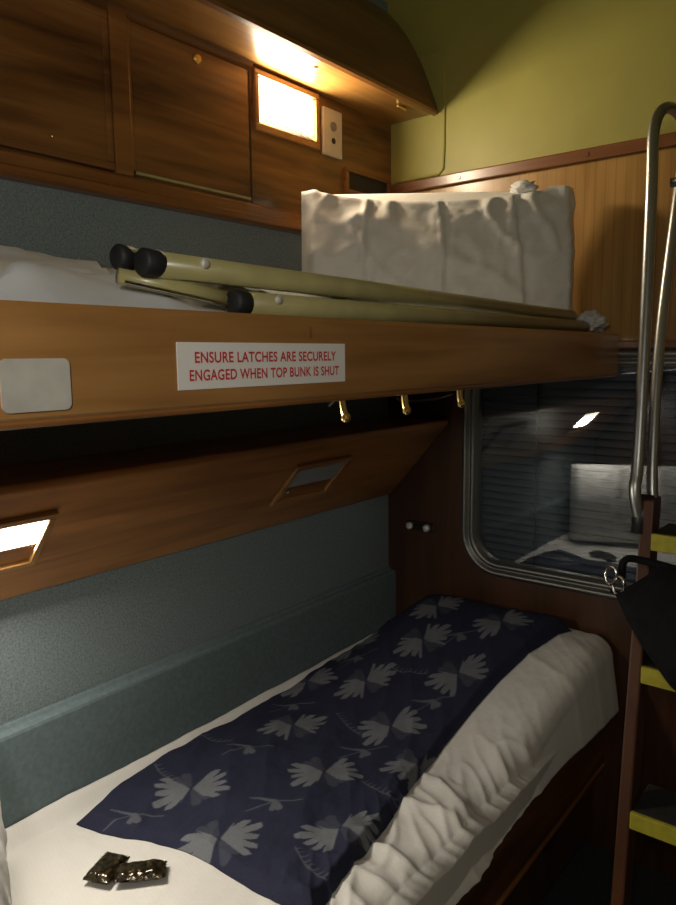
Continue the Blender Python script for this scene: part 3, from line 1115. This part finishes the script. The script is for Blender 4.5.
# ------------------------------------------------------------------ near pillow (left edge and window reflection)
Q1, Q2 = Vector((-1.270, .478)), Vector((-0.655, .205))
QL = (Q2 - Q1).length
qd = (Q2 - Q1).normalized()
bm, _ = grid(70, 81, pillow_fn(QL, .13, .36, .505, lambda s: (Q1 + qd * s, -qd), [(.3, .01, .02), (.6, .012, .02)], .01, .35))
bmesh.ops.remove_doubles(bm, verts=bm.verts, dist=1e-5)
bmesh.ops.holes_fill(bm, edges=[e for e in bm.edges if e.is_boundary], sides=0)
np_ = obj('head_pillow', bm, PILLOW, smooth=True, loc=(-0.98, .33, .505))
tag(np_, 'white pillow standing at the near head end of the lower bunk, mirrored in the window', 'pillow')


# ------------------------------------------------------------------ chocolate wrappers
def wrapper(name, c, ang, lx, ly, label, tilt=0.0):
    bm, _ = grid(31, 19, lambda u, v: (0, 0, 0))
    bm.free()
    ca, sa = math.cos(ang), math.sin(ang)

    def fn(side):
        def g_(u, v):
            X = (u - .5) * lx
            Yy = (v - .5) * ly
            e = min(1, max(0, (1 - abs(2 * u - 1)) / .30)) * min(1, max(0, (1 - abs(2 * v - 1)) / .35))
            h = .0085 * e ** .6
            if abs(2 * u - 1) > .97:
                X += .0022 * (1 if (round(v * 18) % 2) else -1) * (1 if u > .5 else -1)
            crump = .0030 * noise.noise(Vector((X * 110, Yy * 110, side * 5 + c[0] * 30)))
            z = .0095 + side * h + crump + tilt * X
            return (c[0] + X * ca - Yy * sa, c[1] + X * sa + Yy * ca, c[2] + z)
        return g_
    bm, _ = grid(31, 19, fn(1))
    bm2, _ = grid(31, 19, fn(-1))
    me = bpy.data.meshes.new('t')
    bm2.to_mesh(me)
    bm2.free()
    bm.from_mesh(me)
    bpy.data.meshes.remove(me)
    bmesh.ops.remove_doubles(bm, verts=bm.verts, dist=.0008)
    o = obj(name, bm, FOIL, smooth=True, loc=c)
    return tag(o, label, 'wrapper', 'black foil chocolate packets on the sheet')


zs = .4875
wrapper('foil_packet', (-1.066, .664, zs), math.radians(112), .072, .052, 'squarish black foil packet on the sheet, the left one of the pair')
wrapper('foil_packet', (-1.008, .694, zs + .003), math.radians(46), .086, .045, 'longer shiny black foil packet on the sheet, right of the squarish one')

# ------------------------------------------------------------------ door latch on the end wall
la = thing('wall_latch', (-1.20, YF, .858), 'small black and chrome latch on the end wall left of the window', 'latch')
obj('base', B(-1.255, -1.150, YF - .008, YF, .843, .872), BLACKP, parent=la, bevel=.004)
for x in (-1.235, -1.172):
    bm = bmesh.new()
    tube(bm, [(x, YF - .008, .857), (x, YF - .022, .857), (x, YF - .026, .857)], [.011, .012, .008], 14)
    obj('knob', bm, STEEL, parent=la, smooth=True)
obj('bolt', T([(-1.225, YF - .013, .857), (-1.182, YF - .013, .860)], .005, 10), BLACKP, parent=la)

# ------------------------------------------------------------------ ladder
# leaning: z = 0 at y=1.18, slope .23 m back per metre up
def ly(z):
    return 1.178 + .232 * z


lad = thing('bunk_ladder', (-0.20, 1.18, 0), 'bunk ladder with aluminium handrails, wooden stiles and yellow-edged black treads', 'ladder')


def stile(x0, x1_, ztop, topoff):
    bm = bmesh.new()
    P = []
    for z in (0.0, ztop):
        xo = topoff * z
        for (dx, dy) in ((x0, 0), (x1_, 0), (x1_, .055), (x0, .055)):
            P.append(bm.verts.new((dx + xo, ly(z) + dy, z)))
    for f in ((0, 3, 2, 1), (4, 5, 6, 7), (0, 1, 5, 4), (1, 2, 6, 5), (2, 3, 7, 6), (3, 0, 4, 7)):
        bm.faces.new([P[i] for i in f])
    return obj('stile', bm, W_LADDER, parent=lad, bevel=.004)


stile(-0.358, -0.334, 1.12, -.032)
stile(0.02, 0.044, 1.12, .0)
for z in (.255, .555, .815, 1.058):
    y = ly(z)
    xl = -0.334 - .032 * z
    tr = obj('tread', B(xl, .02, y + .004, y + .115, z - .030, z), TREAD, parent=lad, bevel=.003)
    obj('yellow_edging', B(xl, .02, y - .006, y + .004, z - .032, z + .001), YELLOW, parent=tr, bevel=.002)


def handrail(x, sgn):
    pts = smooth_path([(x + .006 * sgn, ly(1.10) + .01, 1.075), (x - .004 * sgn, ly(1.13) - .004, 1.135), (x - .006 * sgn, ly(1.2), 1.20), (x - .02 * sgn, ly(1.45), 1.45),
                       (x - .036 * sgn, ly(1.70), 1.72), (x - .044 * sgn, ly(1.82), 1.845), (x - .036 * sgn, ly(1.85) + .03, 1.895),
                       (x - .018 * sgn, ly(1.85) + .075, 1.890), (x - .008 * sgn, ly(1.82) + .10, 1.84)], 8)
    a = obj('handrail', T(pts, .0115, 16), ALU, parent=lad, smooth=True)
    pts = smooth_path([(x + .022 * sgn, ly(1.10) + .035, 1.09), (x + .010 * sgn, ly(1.2) + .04, 1.20), (x - .006 * sgn, ly(1.45) + .06, 1.45),
                       (x - .008 * sgn, ly(1.82) + .10, 1.84)], 8)
    b2 = obj('rear_tube', T(pts, .0105, 14), ALU, parent=lad, smooth=True)
    obj('socket', T([(x + .010 * sgn, ly(1.04) + .02, 1.05), (x + .008 * sgn, ly(1.12) + .02, 1.125)], .019, 16), BLACKP, parent=lad, smooth=True)


handrail(-0.402, 1)
handrail(0.040, -1)
obj('top_rung', T([(-0.405, 1.585, 1.735), (0.07, 1.585, 1.735)], .0095, 14), ALU, parent=lad, smooth=True)
obj('rubber_buffer', B(-0.400, -0.355, 1.615, 1.66, 1.86, 1.98), RUBBER, parent=lad, bevel=.01)
obj('mounting_arm', T([(-0.378, 1.655, 1.90), (-0.378, 1.80, 1.93), (-0.378, YF - .001, 1.93)], .010, 12), BLACKP, parent=lad, smooth=True)

# ------------------------------------------------------------------ black bag draped on the ladder
def bag_fn(u, v):
    # u across, v round section
    xl, xr = -0.412, 0.015
    x = xl + (xr - xl) * u
    a = 2 * math.pi * v
    top = 1.012 - .055 * ss(u, .25, 0) + .010 * math.sin(u * 9)
    bot = .865 + .09 * ss(u, .20, 0) - .035 * ss(u, .1, .3) + .012 * math.sin(u * 11 + 1) - .01 * math.sin(u * 23)
    zc, hz = (top + bot) / 2, (top - bot) / 2
    th = .050 * ss(u, 0, .12) * ss(u, 1, .9) + .006
    z = zc + hz * math.sin(a)
    y = ly(z) - .062 + th * math.cos(a) + .008 * fbm(x * 12, z * 12, 3)
    return (x, y, z)


bm, vs = grid(50, 41, bag_fn)
bmesh.ops.remove_doubles(bm, verts=bm.verts, dist=1e-5)
bmesh.ops.holes_fill(bm, edges=[e for e in bm.edges if e.is_boundary], sides=0)
bag = thing('black_bag', (-0.2, 1.37, .80), 'black cloth bag with shiny buckles hanging on the ladder', 'bag')
obj('body', bm, BAG, parent=bag, smooth=True)
obj('strap', T(smooth_path([(-0.398, 1.345, .985), (-0.392, 1.345, 1.02), (-0.36, 1.36, 1.020), (-0.25, 1.372, 1.004), (-0.15, 1.372, 1.004), (-0.05, 1.35, 1.00)], 8), .007, 10), BAG, parent=bag, smooth=True)
for x, z in ((-0.412, .992), (-0.398, .975)):
    bm = bmesh.new()
    ring = [(x + .010 * math.cos(a * math.pi / 8), 1.330 + .004 * math.sin(a * math.pi / 8), z + .016 * math.sin(a * math.pi / 8)) for a in range(17)]
    tube(bm, ring, .0028, 8)
    obj('buckle', bm, CHROME, parent=bag, smooth=True)

# ------------------------------------------------------------------ added fill light behind the photographer, in a made-up fixture
wl = thing('fill_fixture', (.06, YN, 1.64), 'added fill light in a square fixture, unseen behind the viewer', 'lamp')
obj('base', B(-.03, .15, YN, YN + .03, 1.55, 1.73), SWITCH, parent=wl, bevel=.006)
obj('diffuser', B(-.02, .14, YN + .03, YN + .06, 1.56, 1.72), LENS_FILL, parent=wl, bevel=.008)
